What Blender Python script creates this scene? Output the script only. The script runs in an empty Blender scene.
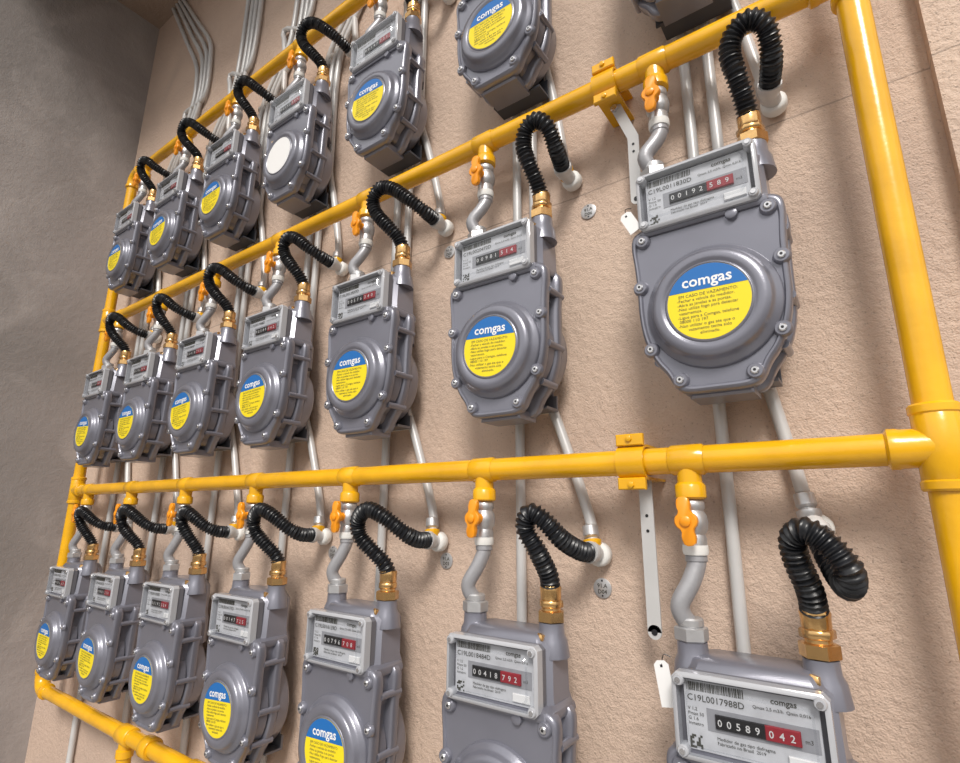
import bpy, math, random
from math import sin, cos, pi, radians
from mathutils import Matrix, Vector
V=Vector
sc=bpy.context.scene
sc.view_settings.view_transform='Standard'
random.seed(4)

# ------------------------------------------------------------------ layout
X0=-.2592; PIT=.4449; Z1=.0959; SP=.8525
XL=-3.083; XR=.0893; WY=1.10
ZP=[Z1-SP,Z1,Z1+SP,Z1+2*SP]
ZFLOOR=-1.9; ZCEIL=3.10; XC=-3.42

# ------------------------------------------------------------------ materials
def mat(name,col,rough=.5,metal=0,bump=None,var=None,coat=0):
    m=bpy.data.materials.new(name); m.use_nodes=True
    nt=m.node_tree; b=nt.nodes['Principled BSDF']
    b.inputs['Base Color'].default_value=(*col,1); b.inputs['Roughness'].default_value=rough
    b.inputs['Metallic'].default_value=metal
    if coat: b.inputs['Coat Weight'].default_value=coat; b.inputs['Coat Roughness'].default_value=.18
    tc=nt.nodes.new('ShaderNodeTexCoord')
    if bump:
        n=nt.nodes.new('ShaderNodeTexNoise'); n.inputs['Scale'].default_value=bump[0]; n.inputs['Detail'].default_value=3
        bp=nt.nodes.new('ShaderNodeBump'); bp.inputs['Strength'].default_value=bump[1]; bp.inputs['Distance'].default_value=bump[2]
        nt.links.new(tc.outputs['Object'],n.inputs['Vector']); nt.links.new(n.outputs['Fac'],bp.inputs['Height']); nt.links.new(bp.outputs['Normal'],b.inputs['Normal'])
    if var:
        n=nt.nodes.new('ShaderNodeTexNoise'); n.inputs['Scale'].default_value=var[0]; n.inputs['Detail'].default_value=4
        r=nt.nodes.new('ShaderNodeMapRange'); r.inputs['From Min'].default_value=.3; r.inputs['From Max'].default_value=.7
        r.inputs['To Min'].default_value=1-var[1]; r.inputs['To Max'].default_value=1+var[1]
        mx=nt.nodes.new('ShaderNodeMix'); mx.data_type='RGBA'; mx.blend_type='MULTIPLY'; mx.inputs['Factor'].default_value=1
        mx.inputs['A'].default_value=(*col,1)
        nt.links.new(tc.outputs['Object'],n.inputs['Vector']); nt.links.new(n.outputs['Fac'],r.inputs['Value'])
        nt.links.new(r.outputs['Result'],mx.inputs['B']); nt.links.new(mx.outputs['Result'],b.inputs['Base Color'])
    return m

M_GREY=mat('meter_grey_paint',(.200,.203,.245),.30,.35,(500,.10,.002),(6,.10),.4)
M_YEL=mat('yellow_enamel',(.80,.415,.006),.24,0,(60,.18,.003),(9,.12),.35)
M_COND=mat('conduit_light_grey',(.56,.56,.56),.35,.1,None,(5,.1))
M_GALV=mat('galvanised_steel',(.55,.55,.56),.38,.7,(150,.15,.002),(20,.12))
M_PIPEG=mat('inlet_pipe_grey',(.36,.36,.38),.38,.3,(120,.2,.002),(8,.12))
M_BRASS=mat('brass',(.72,.45,.19),.22,.92,(200,.12,.001),(30,.2))
M_BLACK=mat('black_rubber',(.009,.010,.013),.33)
M_ORAN=mat('orange_plastic',(.86,.31,.008),.36,0,None,None,.2)
M_WHITE=mat('white_tape',(.76,.76,.74),.6)
M_LYEL=mat('label_yellow',(.86,.68,.012),.42)
M_LBLU=mat('label_blue',(.010,.14,.44),.42)
M_LWHT=mat('label_white',(.82,.82,.82),.45)
M_DIG=mat('digit_white',(.62,.62,.62),.5)
M_INK=mat('ink',(.06,.06,.05),.6)
M_DARK=mat('counter_black',(.012,.012,.014),.35)
M_RED=mat('counter_red',(.30,.018,.03),.4)
M_PANEL=mat('counter_panel',(.56,.57,.60),.4,0,None,(30,.12))
M_PAN2=mat('counter_recess',(.30,.305,.33),.4,0,None,(30,.12))
M_FRAME=mat('counter_frame',(.14,.14,.16),.35)
M_RIM=mat('counter_rim_plastic',(.42,.43,.46),.15,0,None,None,.7)
M_SCREW=mat('screw_steel',(.66,.66,.68),.25,.9)
M_BRKT=mat('dark_bracket',(.05,.055,.07),.5)
M_BRKG=mat('grey_bracket',(.18,.18,.20),.45,.4)

def clear():
    m=bpy.data.materials.new('clear_plastic'); m.use_nodes=True; nt=m.node_tree; nt.nodes.clear()
    o=nt.nodes.new('ShaderNodeOutputMaterial'); mx=nt.nodes.new('ShaderNodeMixShader')
    t=nt.nodes.new('ShaderNodeBsdfTransparent'); t.inputs['Color'].default_value=(.90,.91,.925,1)
    g=nt.nodes.new('ShaderNodeBsdfGlossy'); g.inputs['Roughness'].default_value=.05
    f=nt.nodes.new('ShaderNodeLayerWeight'); f.inputs['Blend'].default_value=.3
    p=nt.nodes.new('ShaderNodeMath'); p.operation='POWER'; p.inputs[1].default_value=2.5
    s=nt.nodes.new('ShaderNodeMath'); s.operation='MULTIPLY_ADD'; s.inputs[1].default_value=.5; s.inputs[2].default_value=.05
    nt.links.new(f.outputs['Facing'],p.inputs[0]); nt.links.new(p.outputs[0],s.inputs[0])
    nt.links.new(s.outputs[0],mx.inputs['Fac']); nt.links.new(t.outputs[0],mx.inputs[1]); nt.links.new(g.outputs[0],mx.inputs[2]); nt.links.new(mx.outputs[0],o.inputs['Surface'])
    return m
M_CLEAR=clear()

def wallmat(name,c1,c2,c3,bs=1.0,crack=False,pscale=95,pit=.5,lo=.30,sf=55):
    m=bpy.data.materials.new(name); m.use_nodes=True; nt=m.node_tree; b=nt.nodes['Principled BSDF']; L=nt.links.new
    b.inputs['Roughness'].default_value=.75
    tc=nt.nodes.new('ShaderNodeTexCoord')
    def noise(s,d=5,dist=0):
        n=nt.nodes.new('ShaderNodeTexNoise'); n.inputs['Scale'].default_value=s; n.inputs['Detail'].default_value=d; n.inputs['Distortion'].default_value=dist
        L(tc.outputs['Object'],n.inputs['Vector']); return n.outputs['Fac']
    def mr(x,a,bb,c,d):
        r=nt.nodes.new('ShaderNodeMapRange'); r.inputs['From Min'].default_value=a; r.inputs['From Max'].default_value=bb
        r.inputs['To Min'].default_value=c; r.inputs['To Max'].default_value=d; L(x,r.inputs['Value']); return r.outputs['Result']
    def mx(f,a,bb,mode='MIX'):
        n=nt.nodes.new('ShaderNodeMix'); n.data_type='RGBA'; n.blend_type=mode
        for k,v in (('Factor',f),('A',a),('B',bb)):
            if isinstance(v,(tuple,float,int)): n.inputs[k].default_value=v if not isinstance(v,tuple) else (*v,1)
            else: L(v,n.inputs[k])
        return n.outputs['Result']
    base=mx(mr(noise(1.1,6,.4),.35,.65,0,1),c1,c2)
    base=mx(mr(noise(2.7,8,.8),.50,.72,0,.7),base,c3)
    pits=mr(noise(pscale,3),lo,lo+.08,1,0)
    base=mx(mr(pits,0,1,0,pit),base,tuple(x*.42 for x in c1))
    if crack:
        sx=nt.nodes.new('ShaderNodeSeparateXYZ'); L(tc.outputs['Object'],sx.inputs[0])
        def mth(op,a,bb):
            n=nt.nodes.new('ShaderNodeMath'); n.operation=op
            for i,v in enumerate((a,bb)):
                if v is None: continue
                if isinstance(v,(int,float)): n.inputs[i].default_value=v
                else: L(v,n.inputs[i])
            return n.outputs[0]
        zz=mth('ADD',sx.outputs['Z'],mr(noise(5,3),0,1,-.012,.012))
        d=mth('ABSOLUTE',mth('SUBTRACT',zz,.768),None)
        base=mx(mr(d,.0008,.0026,.55,0),base,tuple(x*.35 for x in c1))
    L(base,b.inputs['Base Color'])
    n1=noise(sf,6); n2=noise(sf*4.3,4)
    ad=nt.nodes.new('ShaderNodeMath'); ad.operation='MULTIPLY_ADD'; L(n2,ad.inputs[0]); ad.inputs[1].default_value=.5; L(n1,ad.inputs[2])
    sb=nt.nodes.new('ShaderNodeMath'); sb.operation='MULTIPLY_ADD'; L(pits,sb.inputs[0]); sb.inputs[1].default_value=-.5*pit; L(ad.outputs[0],sb.inputs[2])
    bp=nt.nodes.new('ShaderNodeBump'); bp.inputs['Strength'].default_value=min(1,.9*bs); bp.inputs['Distance'].default_value=.012
    L(sb.outputs[0],bp.inputs['Height']); L(bp.outputs['Normal'],b.inputs['Normal'])
    return m
M_WALL=wallmat('beige_stucco',(.57,.43,.345),(.64,.49,.39),(.50,.38,.31),.55,True,190,.5,.31,75)
M_LEFT=wallmat('grey_concrete',(.31,.28,.27),(.23,.21,.20),(.40,.365,.35),.3,False,40,.08,.30,30)
M_CEIL=wallmat('brown_ceiling',(.30,.22,.17),(.36,.27,.21),(.24,.18,.14),.4,False,60,.1)
M_FLOOR=wallmat('floor_concrete',(.32,.31,.30),(.38,.37,.35),(.26,.25,.24),.4,False,60,.2)

# ------------------------------------------------------------------ mesh builder
def catmull(P,n=12):
    P=[V(p) for p in P]; Q=[2*P[0]-P[1]]+P+[2*P[-1]-P[-2]]; out=[]
    for i in range(1,len(Q)-2):
        a,b,c,d=Q[i-1:i+3]
        for j in range(n):
            t=j/n; out.append(.5*((2*b)+(c-a)*t+(2*a-5*b+4*c-d)*t*t+(3*b-a-3*c+d)*t**3))
    out.append(P[-1]); return out
def resample(P,step):
    L=[0]
    for a,b in zip(P,P[1:]): L.append(L[-1]+(b-a).length)
    n=max(2,int(L[-1]/step)); out=[]; j=0
    for i in range(n+1):
        s=L[-1]*i/n
        while j<len(P)-2 and L[j+1]<s: j+=1
        t=(s-L[j])/max(1e-9,L[j+1]-L[j]); out.append(P[j].lerp(P[j+1],min(1,t)))
    return out
class MB:
    def __init__(s): s.v=[]; s.f=[]; s.m=[]; s.mats=[]
    def mi(s,m):
        if m not in s.mats: s.mats.append(m)
        return s.mats.index(m)
    def add(s,vs,fs,m):
        o=len(s.v); s.v+= [tuple(v) for v in vs]; k=s.mi(m)
        for f in fs: s.f.append(tuple(i+o for i in f)); s.m.append(k)
    def loft(s,loops,m,cap=True):
        n=len(loops[0]); vs=[p for l in loops for p in l]; fs=[]
        for i in range(len(loops)-1):
            for j in range(n):
                a=i*n+j; b=i*n+(j+1)%n; fs.append((a,b,b+n,a+n))
        if cap: fs.append(tuple(range(n-1,-1,-1))); fs.append(tuple((len(loops)-1)*n+j for j in range(n)))
        s.add(vs,fs,m)
    def lathe(s,p,d,prof,m,seg=20,ang=0,cap=True):
        p=V(p); d=V(d).normalized(); a=d.orthogonal().normalized(); b=d.cross(a)
        s.loft([[p+d*t+(a*cos(2*pi*j/seg+ang)+b*sin(2*pi*j/seg+ang))*max(r,1e-5) for j in range(seg)] for t,r in prof],m,cap)
    def cyl(s,p,q,r,m,seg=18):
        p=V(p);q=V(q);L=(q-p).length; s.lathe(p,q-p,[(0,r),(L,r)],m,seg)
    def sweep(s,P,R,m,seg=14):
        loops=[]; t=(P[1]-P[0]).normalized(); a=t.orthogonal().normalized()
        for i,p in enumerate(P):
            t=(P[min(i+1,len(P)-1)]-P[max(i-1,0)]).normalized(); a=(a-t*a.dot(t)).normalized(); b=t.cross(a)
            r=R if isinstance(R,(int,float)) else R[i]
            loops.append([p+(a*cos(2*pi*j/seg)+b*sin(2*pi*j/seg))*r for j in range(seg)])
        s.loft(loops,m)
    def box(s,lo,hi,m,bev=0):
        x0,y0,z0=lo;x1,y1,z1=hi
        if bev:
            def lp(y,i): return [(x0+i,y,z0+i),(x1-i,y,z0+i),(x1-i,y,z1-i),(x0+i,y,z1-i)]
            s.loft([lp(y0,bev),lp(y0+bev,0),lp(y1-bev,0),lp(y1,bev)],m)
        else:
            s.loft([[(x0,y,z0),(x1,y,z0),(x1,y,z1),(x0,y,z1)] for y in (y0,y1)],m)
    def text(s,t,x,y,z,size,m,align='LEFT',xs=1,bold=0):
        cu=bpy.data.curves.new('tmp','FONT'); cu.body=t; cu.size=size; cu.align_x=align; cu.resolution_u=2; cu.offset=bold
        o=bpy.data.objects.new('tmp',cu); bpy.context.collection.objects.link(o)
        dg=bpy.context.evaluated_depsgraph_get(); dg.update()
        me=bpy.data.meshes.new_from_object(o.evaluated_get(dg))
        s.add([(x+v.co.x*xs,y,z+v.co.y) for v in me.vertices],[tuple(p.vertices) for p in me.polygons],m)
        bpy.data.objects.remove(o); bpy.data.curves.remove(cu); bpy.data.meshes.remove(me)
    def mesh(s,name,smooth=38):
        me=bpy.data.meshes.new(name); me.from_pydata(s.v,[],s.f)
        for m in s.mats: me.materials.append(m)
        me.polygons.foreach_set('material_index',s.m)
        me.polygons.foreach_set('use_smooth',[True]*len(s.f)); me.update()
        me.set_sharp_from_angle(angle=radians(smooth)); return me
def obj(name,me,loc=(0,0,0),parent=None):
    o=bpy.data.objects.new(name,me); bpy.context.collection.objects.link(o); o.location=loc
    if parent: o.parent=parent
    return o
def chaikin(P,n=2):
    for _ in range(n):
        Q=[]
        for a,b in zip(P,P[1:]+P[:1]):
            Q+= [(a[0]*.75+b[0]*.25,a[1]*.75+b[1]*.25),(a[0]*.25+b[0]*.75,a[1]*.25+b[1]*.75)]
        P=Q
    return P

# ------------------------------------------------------------------ room
def slab(name,lo,hi,m):
    b=MB(); b.box(lo,hi,m); return obj(name,b.mesh(name))
slab('wall_back',(XC-.2,WY,ZFLOOR),(2.2,WY+.2,ZCEIL),M_WALL)
slab('wall_left',(XC-.2,-1.6,ZFLOOR),(XC,WY,ZCEIL),M_LEFT)
slab('floor',(XC-.2,-3,ZFLOOR-.1),(2.2,WY+.2,ZFLOOR),M_FLOOR)
slab('ceiling',(XC-.2,.1,ZCEIL),(2.2,WY+.2,ZCEIL+.12),M_CEIL)
slab('trim_1',(.185,WY-.035,ZFLOOR),(1.1,WY,ZCEIL),M_WALL)

# ------------------------------------------------------------------ gas meter meshes (origin = tee position on the pipe)
CX=.077; SZ=-.600; IZ=-.374
half=[(.0,.182),(.100,.182),(.126,.172),(.131,.150),(.126,.105),(.124,.05),(.124,0),(.116,-.050),(.098,-.090),(.080,-.112),(.070,-.136),(.054,-.148),(0,-.148)]
outl=chaikin([(x,z) for x,z in half]+[(-x,z) for x,z in half[-2:0:-1]],2)
def lp(y,ins): 
    k=1-ins/.14; return [(CX+x*k,y,SZ+z*k) for x,z in outl]
b=MB()
b.loft([lp(-.070,.012),lp(-.074,.009),(lp(-.0745,.006)),lp(-.072,.002),lp(-.067,0),lp(-.052,0),lp(-.047,.003),lp(-.044,.012),lp(-.036,.022)],M_GREY)
b.loft([lp(-.040,.024),lp(-.018,.022),lp(-.015,.010),lp(-.012,.002),lp(-.009,0),lp(.006,0),lp(.009,.002),lp(.012,.010),lp(.015,.024),lp(.020,.026)],M_GREY)
def sq(y,r,dz=0):
    return [(CX+r*cos(2*pi*j/40)*1.0,y,SZ-.0+dz+r*sin(2*pi*j/40)) for j in range(40)]
b.loft([sq(-.045,.118),sq(-.020,.119)],M_GREY)
b.loft([sq(.010,.121),sq(.040,.119),sq(.050,.112),sq(.057,.095),sq(.058,.08)],M_GREY)
def rr(z,hw,y0,y1,c=.02):
    pts=[(CX-hw+c,y0),(CX+hw-c,y0),(CX+hw,y0+c),(CX+hw,y1-c),(CX+hw-c,y1),(CX-hw+c,y1),(CX-hw,y1-c),(CX-hw,y0+c)]
    return [(x,y,z) for x,y in pts]
b.loft([rr(-.50,.112,-.060,.048),rr(-.428,.112,-.062,.048),rr(-.408,.106,-.058,.045),rr(-.325,.104,-.054,.045),rr(-.305,.094,-.046,.036),rr(-.300,.084,-.038,.030)],M_GREY)
b.loft([rr(-.440,.118,-.074,.034,.014),rr(-.434,.121,-.077,.036,.014),rr(-.424,.119,-.075,.034,.014),rr(-.418,.112,-.068,.03,.014)],M_GREY)
CC=CX+.003
b.lathe((CC,-.070,SZ),(0,-1,0),[(0,.110),(.005,.1095),(.008,.107),(.012,.101),(.016,.097),(.023,.0955),(.0275,.092),(.0295,.085),(.0300,.080),(.0295,.076),(.0275,.0735),(.0270,.0715),(.0285,.0700),(.0290,.0685),(.0280,.0675),(.0280,0)],M_GREY,56)
for x,z in ((-.106,.152),(.106,.152),(-.116,.060),(.116,.060),(-.104,-.062),(.104,-.062),(-.058,-.124),(.058,-.124)):
    b.lathe((CX+x,-.070,SZ+z),(0,-1,0),[(0,.0145),(.007,.0125),(.0085,.011),(.0085,0)],M_GREY,14)
    b.lathe((CX+x,-.077,SZ+z),(0,-1,0),[(0,.0068),(.004,.0066),(.0055,.005),(.0055,0)],M_SCREW,10)
    b.lathe((CX+x,-.0822,SZ+z),(0,-1,0),[(0,.0025),(.0008,.0025)],M_DARK,6)
for s in (-1,1):
    for z,hw in ((.12,.122),(.0,.119),(-.08,.100)):
        b.lathe((CX+s*hw,-.050,SZ+z),(0,1,0),[(0,.008),(.062,.008)],M_GREY,12)
b.lathe((CX+.050,-.070,SZ+.158),(0,-1,0),[(0,.011),(.008,.010),(.009,.008),(.009,0)],M_GREY,12)
b.box((CX-.05,-.055,SZ-.154),(CX+.05,.02,SZ-.135),M_GREY,.004)
PLX,PRX,PY=-.016,.166,-.008
for x in (PLX,PRX):
    b.lathe((x,PY,-.345),(0,0,1),[(0,.034),(.030,.030),(.040,.025),(.060,.024)],M_GREY,20)
body=b.mesh('meter_body')

# counter box
BX=CX; CX=.073
W,H=.102,.057
def rb(y,w,h,c=.008):
    return [(CX+x,y,IZ+z) for x,z in ((-w+c,-h),(w-c,-h),(w,-h+c),(w,h-c),(w-c,h),(-w+c,h),(-w,h-c),(-w,-h+c))]
def face_mesh(i):
    rn=random.Random(70+i); b=MB()
    b.loft([rb(-.050,W,H),rb(-.066,W,H),rb(-.068,W-.002,H-.002)],M_FRAME)
    b.box((CX-.089,-.0735,IZ-.047),(CX+.089,-.067,IZ+.047),M_PANEL)
    b.box((CX-.058,-.0742,IZ-.018),(CX+.086,-.073,IZ+.012),M_PAN2)
    yp=-.0742
    b.box((CX-.046,-.0775,IZ-.013),(CX+.024,-.073,IZ+.006),M_DARK,.001)
    b.box((CX+.020,-.0785,IZ-.013),(CX+.064,-.073,IZ+.006),M_RED,.001)
    for j in range(5):
        b.text(str(0 if j<2 else rn.randint(0,9)),CX-.043+j*.0125,-.0780,IZ-.0085,.0132,M_DIG,bold=.00015)
    for j in range(3):
        b.text(str(rn.randint(0,9)),CX+.0245+j*.0132,-.0790,IZ-.0085,.0132,M_DIG,bold=.00015)
    x=CX-.085
    while x<CX-.005:
        w=rn.choice((.0006,.0012,.0018)); b.box((x,yp,IZ+.033),(x+w,yp+.0006,IZ+.045),M_INK); x+=w+rn.choice((.0008,.0014))
    b.text('C19L00%05dD'%rn.randint(10000,29999),CX-.085,yp-.0002,IZ+.0195,.0125,M_INK)
    b.text('comgas',CX+.030,yp-.0002,IZ+.034,.011,M_INK,bold=.0002)
    b.text('Qmax 2,5 m3/h  Qmin 0,016',CX+.006,yp-.0002,IZ+.024,.0062,M_INK)
    b.text('V 1,2\nPmax 50\nG 1.6\nInmetro',CX-.085,yp-.0002,IZ+.006,.0066,M_INK)
    b.text('Medidor de gas tipo diafragma\nFabricado no Brasil  2019',CX-.046,yp-.0002,IZ-.028,.0062,M_INK)
    b.text('m3',CX+.068,yp-.0004,IZ-.008,.008,M_INK)
    for a in range(6):
        for c in range(6):
            if rn.random()<.55: b.box((CX-.085+a*.003,yp,IZ-.045+c*.003),(CX-.082+a*.003,yp+.0004,IZ-.042+c*.003),M_INK)
    b.box((CX+.046,-.0775,IZ-.041),(CX+.082,-.073,IZ-.027),M_LWHT,.001)
    return b.mesh('counter_face')
FACES=[face_mesh(i) for i in range(7)]
b=MB()
def ring(w,h,t,y0,y1,m,c=.008):
    L=[rb(y0,w,h,c),rb(y1+.003,w,h,c),rb(y1,w-.003,h-.003,c),rb(y1,w-t,h-t,c),rb(y0,w-t,h-t,c)]
    b.loft(L,m,False)
ring(W+.002,H+.002,.007,-.066,-.087,M_RIM)
b.add(rb(-.0865,W-.003,H-.003),[tuple(range(8))],M_CLEAR)
b.loft([rb(-.0865,.084,.040),rb(-.0900,.081,.037)],M_CLEAR,False)
cover=b.mesh('counter_cover')
b=MB()
for sx_ in (-1,1):
    for sz_ in (-1,1):
        b.lathe((CX+sx_*.093,-.066,IZ+sz_*.048),(0,-1,0),[(0,.0085),(.022,.0085),(.0245,.007),(.0245,0)],M_RIM,12)
        b.lathe((CX+sx_*.093,-.0900,IZ+sz_*.048),(0,-1,0),[(0,.0045),(.0025,.0042),(.0025,0)],M_SCREW,10)
cscr=b.mesh('counter_screws')
CX=BX

def label(kind,rot=0):
    b=MB(); r=.0665; y=-.0978
    N=56
    base={'std':M_LYEL,'blank':M_LWHT}[kind]
    b.lathe((0,y,0),(0,-1,0),[(0,r),(.0008,r),(.0008,0)],base,N)
    if kind=='std':
        c=.022; a0=math.asin(c/r); pts=[(r*cos(a0+(pi-2*a0)*i/30),r*sin(a0+(pi-2*a0)*i/30)) for i in range(31)]
        b.add([(x,y-.0012,z) for x,z in pts],[tuple(range(31))],M_LBLU)
        b.text('comgas',0,y-.0016,.030,.0270,M_LWHT,'CENTER',bold=.0005)
        ls=['EM CASO DE VAZAMENTO:','-Fechar a valvula do medidor.','-Abra as janelas e as portas.','-Nao utilize fogo para detectar',' vazamentos.','-Ligue para a Comgas, telefone',' 08000 110 197.','-Nao utilizar o gas ate que o','vazamento tenha sido','eliminado.']
        for i,t in enumerate(ls):
            al='CENTER' if i in (0,8,9) else 'LEFT'
            b.text(t,(0 if al=='CENTER' else -.050),y-.0012,.012-i*.0075,.0077,M_INK,al)
    c,s=cos(radians(rot)),sin(radians(rot))
    b.v=[(CC+x*c-z*s,yy,SZ+x*s+z*c) for x,yy,z in b.v]
    return b.mesh('warning_label')
LABS=[label('std',a) for a in (0,3,-3,5,-1)]; LBLANK=label('blank')

def bracket(m,lowz):
    b=MB()
    b.box((CX-.080,.058,SZ-.10),(CX+.070,.063,SZ+.05),m)
    b.box((CX-.060,.058,SZ+lowz),(CX+.080,.064,SZ-.09),m)
    b.box((CX-.060,.012,SZ+lowz),(CX+.080,.060,SZ+lowz+.006),m)
    b.box((CX-.080,.058,SZ-.05),(CX-.055,.099,SZ-.02),m)
    b.box((CX-.080,.058,SZ+.02),(CX-.055,.099,SZ+.05),m)
    return b.mesh('mounting_bracket')
BR={3:bracket(M_BRKT,-.145),2:bracket(M_BRKG,-.126),1:bracket(M_BRKG,-.126)}

# ------------------------------------------------------------------ valve, inlet pipe, hose
def valve_mesh(rot=0):
    b=MB()
    b.lathe((0,0,-.0705),(0,0,-1),[(0,.018),(.004,.021),(.014,.021),(.018,.018),(.026,.023),(.038,.0245),(.050,.023),(.058,.018),(.064,.020),(.076,.020),(.078,.018)],M_GALV,20)
    b.lathe((0,0,-.146),(0,0,-1),[(0,.021),(.010,.0215),(.016,.020),(.017,.017)],M_WHITE,18)
    b.lathe((0,-.016,-.106),(0,-1,0),[(0,.012),(.014,.011),(.020,.009),(.030,.009)],M_ORAN,14)
    ol=chaikin([(-.007,-.040),(.007,-.040),(.011,-.028),(.008,-.016),(.017,-.006),(.017,.006),(.008,.016),(.011,.028),(.007,.040),(-.007,.040),(-.011,.028),(-.008,.016),(-.017,.006),(-.017,-.006),(-.008,-.016),(-.011,-.028)],1)
    c,s=cos(radians(rot)),sin(radians(rot))
    def L(y,k): return [((x*c*1.1-z*s)*k,y,-.106+(x*1.1*s+z*c)*k) for x,z in ol]
    b.loft([L(-.036,.9),L(-.038,1),L(-.047,1),L(-.049,.9)],M_ORAN)
    b.lathe((0,-.046,-.106),(0,-1,0),[(0,.010),(.006,.009),(.008,.006),(.008,0)],M_ORAN,12)
    return b.mesh('valve_body')
VMS=[valve_mesh(a) for a in (0,6,-5)]
def inlet(dz):
    b=MB()
    P=resample(catmull([(0,0,-.1632),(0,-.002,-.178),(-.010,-.010,-.200+dz*.5),(-.027,-.018,-.225+dz),(-.027,-.016,-.243+dz),(-.018,PY,-.262+dz),(PLX,PY,-.283+dz)]),.006)
    b.sweep(P,.0155,M_PIPEG,16)
    b.lathe((0,0,-.1635),(0,0,-1),[(0,.018),(.008,.0185),(.011,.016)],M_PIPEG,18)
    b.lathe((PLX,PY,-.248+dz),(0,0,-1),[(0,.0185),(.003,.021),(.012,.021),(.014,.019)],M_GALV,18)
    b.lathe((PLX,PY,-.262+dz),(0,0,-1),[(0,.0245),(.002,.0275),(.020,.0275),(.0228,.0245)],M_GALV,6,.3)
    return b.mesh('inlet_pipe')
DZ1=-.014
INL={1:inlet(DZ1),2:inlet(0)}; INL[3]=INL[2]

def hose_mesh(path,dz):
    b=MB()
    z0=-.285+dz
    b.lathe((PRX,PY,z0),(0,0,1),[(0,.024),(.002,.0275),(.020,.0275),(.022,.0245)],M_BRASS,6,.2)
    b.lathe((PRX,PY,z0+.022),(0,0,1),[(0,.019),(.006,.0185)],M_BRASS,18)
    b.lathe((PRX,PY,z0+.027),(0,0,1),[(0,.022),(.002,.0245),(.012,.0245),(.014,.022)],M_BRASS,6,.5)
    b.lathe((PRX,PY,z0+.041),(0,0,1),[(0,.0195),(.003,.0205),(.018,.0205),(.020,.018)],M_BRASS,18)
    b.lathe((PRX-.008,PY-.022,-.312+dz),(-.3,-1,.1),[(0,.010),(.010,.010),(.012,.007)],M_BRASS,6)
    path=[V(p) for p in path]; path[0].z+=dz; path[1].z+=dz*.7
    P=catmull(path,14); step=.00135; P=resample(P,step)
    R=[]
    for i in range(len(P)):
        s=i*step; R.append(.0170+.0030*max(-.6,sin(2*pi*s/.0085)))
    b.sweep(P,R,M_BLACK,14)
    e=P[-1]; d=(P[-1]-P[-4]).normalized()
    b.lathe(P[0]-V((0,0,.004)),(0,0,1),[(0,.0205),(.008,.0215),(.012,.0195)],M_BRASS,16)
    b.lathe(e-d*.004,d,[(0,.0215),(.010,.0225),(.016,.020),(.024,.018)],M_COND,16)
    q=e+d*.014
    b.cyl(q,(q.x+.004,.096,q.z-.006),.0165,M_COND,16)
    b.lathe((q.x+.003,.069,q.z-.004),(0,1,0),[(0,.020),(.004,.024),(.020,.024),(.027,.019)],M_WHITE,18)
    return b.mesh('hose',50),(q.x,q.y,q.z)
st=(PRX,PY,-.226)
HA=[st,(.164,-.025,-.195),(.159,-.055,-.155),(.155,-.068,-.118),(.166,-.076,-.088),(.192,-.078,-.074),(.216,-.068,-.092),(.218,-.030,-.125),(.205,.030,-.140)]
HB=[st,(.160,-.020,-.195),(.142,-.045,-.165),(.112,-.066,-.122),(.106,-.076,-.084),(.134,-.078,-.058),(.174,-.068,-.068),(.216,-.045,-.104),(.240,-.010,-.130),(.243,.040,-.138)]
HB2=[st,(.162,-.022,-.198),(.150,-.048,-.165),(.128,-.062,-.128),(.124,-.070,-.096),(.148,-.074,-.074),(.182,-.066,-.082),(.214,-.045,-.112),(.234,-.010,-.134),(.236,.040,-.142)]
HC=[st,(.168,-.020,-.200),(.158,-.048,-.162),(.142,-.062,-.124),(.156,-.068,-.094),(.182,-.058,-.108),(.206,-.030,-.144),(.222,.015,-.166),(.228,.045,-.170)]
HD=[st,(.162,-.020,-.205),(.140,-.045,-.182),(.114,-.060,-.150),(.118,-.072,-.112),(.156,-.078,-.088),(.198,-.066,-.104),(.236,-.035,-.140),(.248,.000,-.157),(.246,.040,-.160)]
HF=[st,(.164,-.020,-.205),(.148,-.045,-.175),(.130,-.060,-.140),(.138,-.070,-.108),(.168,-.074,-.094),(.200,-.062,-.112),(.230,-.035,-.142),(.242,.000,-.158),(.241,.040,-.162)]
HE=[st,(.166,-.030,-.195),(.156,-.050,-.160),(.156,-.064,-.130),(.174,-.080,-.116),(.198,-.082,-.132),(.220,-.080,-.166),(.216,-.050,-.192),(.200,-.010,-.172),(.180,.035,-.122)]
HOSE={k:hose_mesh(p,DZ1 if k in 'CDEF' else 0) for k,p in dict(A=HA,B=HB,G=HB2,C=HC,D=HD,E=HE,F=HF).items()}

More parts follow.
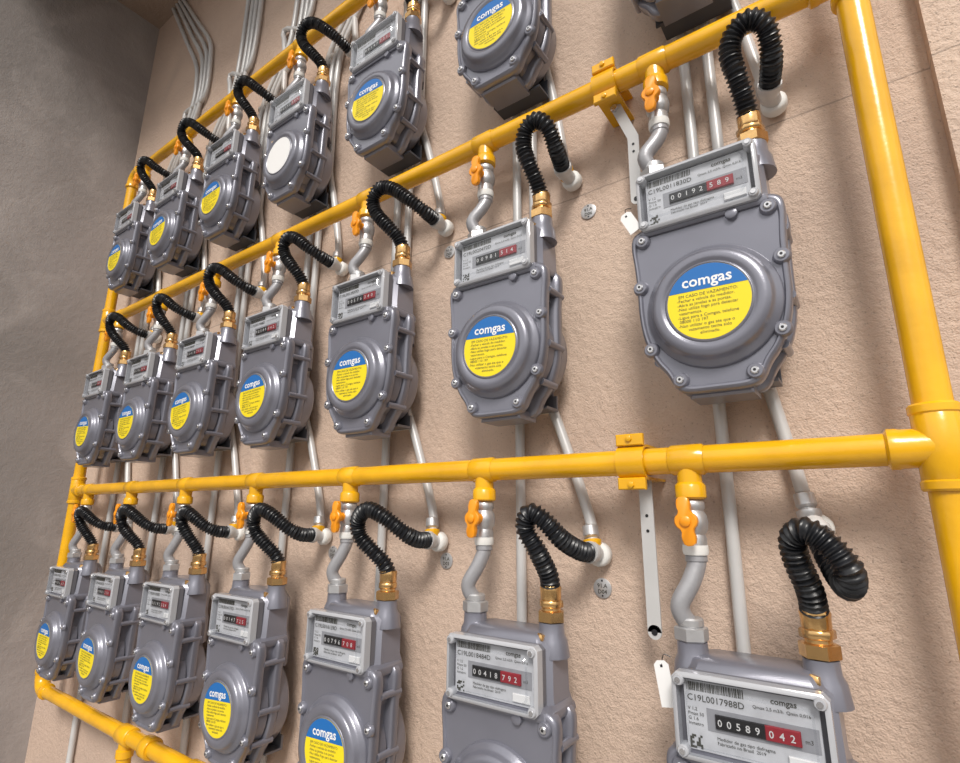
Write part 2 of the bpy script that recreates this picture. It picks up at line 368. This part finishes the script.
# ------------------------------------------------------------------ place units
ends={}
for r in (1,2,3):
    dz=DZ1 if r==1 else 0
    for k in range(7):
        x=X0-PIT*k; z=ZP[r]
        e=bpy.data.objects.new('gas_meter',None); bpy.context.collection.objects.link(e); e.location=(x,1,z+dz)
        obj('body',body,(0,0,0),e); obj('counter_face',FACES[(k*2+r)%7],(0,0,0),e); obj('counter_cover',cover,(0,0,0),e); obj('counter_screws',cscr,(0,0,0),e)
        obj('warning_label',LBLANK if (r==3 and k==3) else LABS[(k*2+r*3-1+(k==0)*0)%5 if k else (4 if r==2 else 1)],(0,0,0),e); obj('mounting_bracket',BR[r],(0,0,0),e)
        obj('shutoff_valve',VMS[(k+r)%3],(x,1,z)); obj('inlet_pipe',INL[r],(x,1,z))
        if r==1: t='E' if k==0 else 'C' if k==1 else 'DF'[k in (4,6)]
        else: t='A' if k in (0,1) else 'BG'[(k+r)%2]
        me,q=HOSE[t]; obj('flexible_gas_hose',me,(x,1,z)); ends[(k,r)]=(x+q[0],1+q[1],z+q[2])

# ------------------------------------------------------------------ yellow manifold
b=MB(); PR=.0245; CR=.0295
def collar(p,d,L,r=CR):
    d=V(d).normalized(); p=V(p)-d*L/2
    b.lathe(p,d,[(0,PR),(.001,r-.003),(.005,r),(L-.005,r),(L-.001,r-.003),(L,PR)],M_YEL,22)
def elbow(c,d1,d2,rad=.055):
    c=V(c);d1=V(d1);d2=V(d2)
    P=[c+d1*rad*1.3]+[c+d1*rad*(1-sin(t*pi/2))+d2*rad*(1-cos(t*pi/2)) for t in [i/10 for i in range(11)]]+[c+d2*rad*1.3]
    b.sweep(P,.0285,M_YEL,20)
    b.lathe(c+d1*rad*1.1,d1,[(0,.030),(.004,.032),(.016,.032),(.02,.025)],M_YEL,20)
    b.lathe(c+d2*rad*1.1,d2,[(0,.030),(.004,.032),(.016,.032),(.02,.025)],M_YEL,20)
E=.055
b.cyl((XL,1,ZP[0]+E),(XL,1,ZP[3]-E),PR,M_YEL,22)
b.cyl((XR,1,ZP[0]+E),(XR,1,ZP[3]-E),PR,M_YEL,22)
for i,z in enumerate(ZP):
    if i in (0,3): b.cyl((XL+E,1,z),(XR-E,1,z),PR,M_YEL,22)
    else: b.cyl((XL,1,z),(XR,1,z),PR,M_YEL,22)
up=V((0,0,1)); rt=V((1,0,0))
elbow((XL,1,ZP[0]),up,rt); elbow((XL,1,ZP[3]),-up,rt); elbow((XR,1,ZP[0]),up,-rt); elbow((XR,1,ZP[3]),-up,-rt)
for i in (1,2):
    for X,s in ((XL,1),(XR,-1)):
        collar((X,1,ZP[i]),(0,0,1),.12); b.lathe((X,1,ZP[i]),(s,0,0),[(0,.028),(.045,.029),(.050,.0305),(.060,.0305),(.064,.025)],M_YEL,22)
        for dz in (-.054,.054): b.lathe((X,1,ZP[i]+dz-.008),(0,0,1),[(0,.029),(.003,.0315),(.013,.0315),(.016,.029)],M_YEL,22)
for r in (1,2,3):
    for k in range(7):
        x=X0-PIT*k; z=ZP[r]
        collar((x,1,z),(1,0,0),.062,.0275)
        b.lathe((x,1,z),(0,0,-1),[(0,.021),(.040,.021),(.043,.024),(.046,.026),(.066,.026),(.069,.023),(.070,.018)],M_YEL,20)
for x in (-2.05,-.9): collar((x,1,ZP[0]),(1,0,0),.05,.034)
for x in (-2.22,-1.74):
    collar((x,1,ZP[0]),(1,0,0),.08,.031); b.lathe((x,1,ZP[0]),(0,0,-1),[(0,.023),(.040,.023),(.043,.028),(.065,.028),(.068,.023),(-ZFLOOR+ZP[0],.023)],M_YEL,20)
    b.lathe((x,1,ZFLOOR),(0,0,1),[(0,.05),(.008,.05),(.010,.03),(.03,.028)],M_YEL,20)
obj('yellow_gas_pipe_manifold',b.mesh('manifold'))

# ------------------------------------------------------------------ pipe clamps with straps
def clamp(x,z,strap):
    e=bpy.data.objects.new('pipe_clamp',None); bpy.context.collection.objects.link(e)
    b=MB(); N=16; w=.026
    po=[(1+(PR+.008)*cos(pi/2+pi*i/N),(PR+.008)*sin(pi/2+pi*i/N)) for i in range(N+1)]
    po=[(WY-.001,PR+.008)]+po+[(WY-.001,-PR-.008)]
    k=(PR+.003)/(PR+.008)
    pi_=[(y if j in (0,len(po)-1) else 1+(y-1)*k,zz*k) for j,(y,zz) in enumerate(po)]
    b.loft([[(x+sx,y,z+zz) for y,zz in po+pi_[::-1]] for sx in (-w,w)],M_YEL)
    for s in (-1,1):
        b.box((x-w,.976,z+s*(PR+.016)-.011),(x+w,.988,z+s*(PR+.016)+.011),M_YEL,.002)
        b.lathe((x,.976,z+s*(PR+.018)),(0,-1,0),[(0,.006),(.004,.006),(.005,.004)],M_YEL,6)
    obj('saddle',b.mesh('clamp'),(0,0,0),e)
    b=MB(); P=strap; hw=.0125
    b.loft([[(sx-hw,sy,sz),(sx+hw,sy,sz),(sx+hw,sy+.004,sz),(sx-hw,sy+.004,sz)] for (sx,sy,sz) in P],M_COND)
    a,c=V(P[-2]),V(P[-1])
    b.lathe((c.x,c.y+.004,c.z),(0,-1,0),[(0,hw),(.004,hw)],M_COND,18)
    b.lathe((c.x,c.y-.0004,c.z),(0,-1,0),[(0,.0055),(.0008,.0055)],M_DARK,12)
    for i in (1,2):
        p=a.lerp(c,i*.12); b.lathe((p.x,p.y-.0004,p.z),(0,-1,0),[(0,.003),(.0006,.003)],M_DARK,10)
    b.lathe((P[0][0],P[0][1],P[0][2]-.012),(0,-1,0),[(0,.009),(.008,.009),(.009,.006)],M_SCREW,6)
    obj('hanging_strap',b.mesh('strap'),(0,0,0),e)
clamp(-.357,ZP[1],[(-.350,1.030,ZP[1]-.030),(-.350,1.030,ZP[1]-.07),(-.350,1.030,-.205)])
clamp(-.366,ZP[2],[(-.362,1.030,ZP[2]-.030),(-.355,1.030,ZP[2]-.05),(-.330,1.045,ZP[2]-.12),(-.335,1.055,ZP[2]-.27)])

# ------------------------------------------------------------------ wall conduits
CRD=.0115
for k in range(7):
    x=X0-PIT*k; b=MB(); Yc=WY-.018
    uo=.19 if k>=3 else 0
    def run(xv,bot,n):
        pts=[]
        if bot is None: pts=[(xv+.01,Yc,ZFLOOR),(xv,Yc,-.5),(xv,Yc,0),(xv,Yc,.6),(xv,Yc,1.2)]
        else:
            ex,ey,ez=bot
            pts=[(ex-.006,Yc-.016,ez+.02),(ex-.014,Yc-.006,ez+.07),(xv+(ex-xv)*.42,Yc,ez+.26),(xv+.004,Yc,ez+.40),(xv,Yc,ez+.46)]
            if ez<.5: pts.append((xv,Yc,1.2))
        zt=pts[-1][2]
        if zt<1.7: pts.append((xv,Yc,1.70))
        if k>=3:
            if pts[-1][2]<1.9: pts.append((xv+uo*.5,Yc,1.90))
            xx=xv+uo
            pts.append((xx,Yc,2.12)) 
            if k==6:
                pts+= [(xx,Yc,2.38-n*.03),(xx-.05,Yc,2.52-n*.03),(xx-.22,Yc,2.74-n*.02),(xx-.5,Yc,ZCEIL)]
            else: pts.append((xx,Yc,ZCEIL))
        else: pts.append((xv,Yc,ZCEIL))
        P=resample(catmull(pts,10),.03); b.sweep(P,CRD,M_COND,12)
        if bot:
            p=P[0]; d=(P[0]-P[2]).normalized()
            b.lathe(p-d*.035,d,[(0,.012),(.003,.0165),(.022,.0165),(.026,.013)],M_GALV,14)
            b.lathe(p-d*.006,d,[(0,.013),(.002,.019),(.010,.019),(.014,.016),(.030,.016),(.036,.012)],M_YEL if k!=0 else M_GALV,14)
    run(x+.045,None,3); run(x+.095,ends[(k,1)],2); run(x+.130,ends[(k,2)],1); run(x+.165,ends[(k,3)],0)
    for z in (ZP[1]+.14,ZP[2]+.14,ZP[3]-.05,ZP[1]-.6):
        for dx in ((.045,) if z<0 else (.045,.095)):
            b.lathe((x+dx,Yc,z-.008),(0,0,1),[(0,.0135),(.016,.0135)],M_WHITE,12)
            b.box((x+dx-.024,Yc+.008,z-.008),(x+dx+.024,WY-.0005,z+.008),M_WHITE)
    obj('metal_conduit_run',b.mesh('conduit'))

# ------------------------------------------------------------------ round apartment tags on the wall
def disc(x,z,t):
    b=MB(); y0=WY-.0006; b.lathe((x,y0,z),(0,-1,0),[(0,.0195),(.0025,.0195),(.0030,.0185),(.0030,0)],M_GALV,28)
    b.text(t,x,y0-.0034,z+.001,.0115,M_INK,'CENTER',bold=.0002)
    for s in (-1,1): b.lathe((x,y0-.003,z+s*.0145),(0,-1,0),[(0,.002),(.0006,.002)],M_DARK,8)
    obj('number_tag',b.mesh('tag'))
disc(-.467,.714,'91.A\nD06'); disc(-.475,-.147,'91.A\nD04'); disc(-.888,-.115,'91.A\nD03'); disc(-1.32,-.115,'91.A\nD02'); disc(-.90,.735,'91.A\nD05')
def ptag(x,y,z,h,ang):
    b=MB(); w=.012
    c,s=cos(ang),sin(ang)
    def P(u,v,yy): return (x+u*c-v*s,yy,z+u*s+v*c)
    b.loft([[P(-w,-h,yy),P(w,-h,yy),P(w,h-.006,yy),P(w-.006,h,yy),P(-w+.006,h,yy),P(-w,h-.006,yy)] for yy in (y,y+.0008)],M_LWHT)
    b.add([P(-.002,h-.010,y-.0003),P(.002,h-.010,y-.0003),P(.002,h-.006,y-.0003),P(-.002,h-.006,y-.0003)],[(0,1,2,3)],M_DARK)
    b.sweep(resample(catmull([P(0,h-.009,y),P(.006,h+.008,y+.003),P(.016,h+.004,y+.006)]),.003),.0008,M_DARK,6)
    obj('paper_tag',b.mesh('ptag'))
ptag(-.308,.921,Z1+SP-.402,.024,.45)
ptag(-.312,.950,Z1-.360,.034,.14)

# ------------------------------------------------------------------ light
w=bpy.data.worlds.new('World'); sc.world=w; w.use_nodes=True; nt=w.node_tree
bg=nt.nodes['Background']; tc=nt.nodes.new('ShaderNodeTexCoord'); sx=nt.nodes.new('ShaderNodeSeparateXYZ'); cr=nt.nodes.new('ShaderNodeValToRGB')
nt.links.new(tc.outputs['Generated'],sx.inputs[0])
mr=nt.nodes.new('ShaderNodeMapRange'); mr.inputs['From Min'].default_value=-1; nt.links.new(sx.outputs['Z'],mr.inputs['Value']); nt.links.new(mr.outputs[0],cr.inputs['Fac'])
cr.color_ramp.elements[0].position=.46; cr.color_ramp.elements[0].color=(.22,.20,.185,1)
cr.color_ramp.elements[1].position=.66; cr.color_ramp.elements[1].color=(1,.985,.965,1)
nt.links.new(cr.outputs[0],bg.inputs['Color']); bg.inputs['Strength'].default_value=1.18
sd=bpy.data.lights.new('sun','SUN'); sd.energy=3.0; sd.angle=radians(17); sd.color=(1,.945,.88)
so=bpy.data.objects.new('sun',sd); bpy.context.collection.objects.link(so)
so.rotation_euler=V((-.50,.95,-1.0)).to_track_quat('-Z','Y').to_euler(); so.location=(2,-3,4)

# ------------------------------------------------------------------ camera
a,bb,c=-.6227,.2418,.0064
f=V((sin(a)*cos(bb),cos(a)*cos(bb),sin(bb))); r=f.cross(V((0,0,1))).normalized(); u=r.cross(f)
r2=r*cos(c)+u*sin(c); u2=-r*sin(c)+u*cos(c)
cd=bpy.data.cameras.new('camera'); cd.sensor_width=36; cd.lens=535.7/960*36; cd.clip_start=.01
co=bpy.data.objects.new('camera',cd); bpy.context.collection.objects.link(co)
co.matrix_world=Matrix(((r2.x,u2.x,-f.x,0),(r2.y,u2.y,-f.y,0),(r2.z,u2.z,-f.z,0),(0,0,0,1)))
sc.camera=co
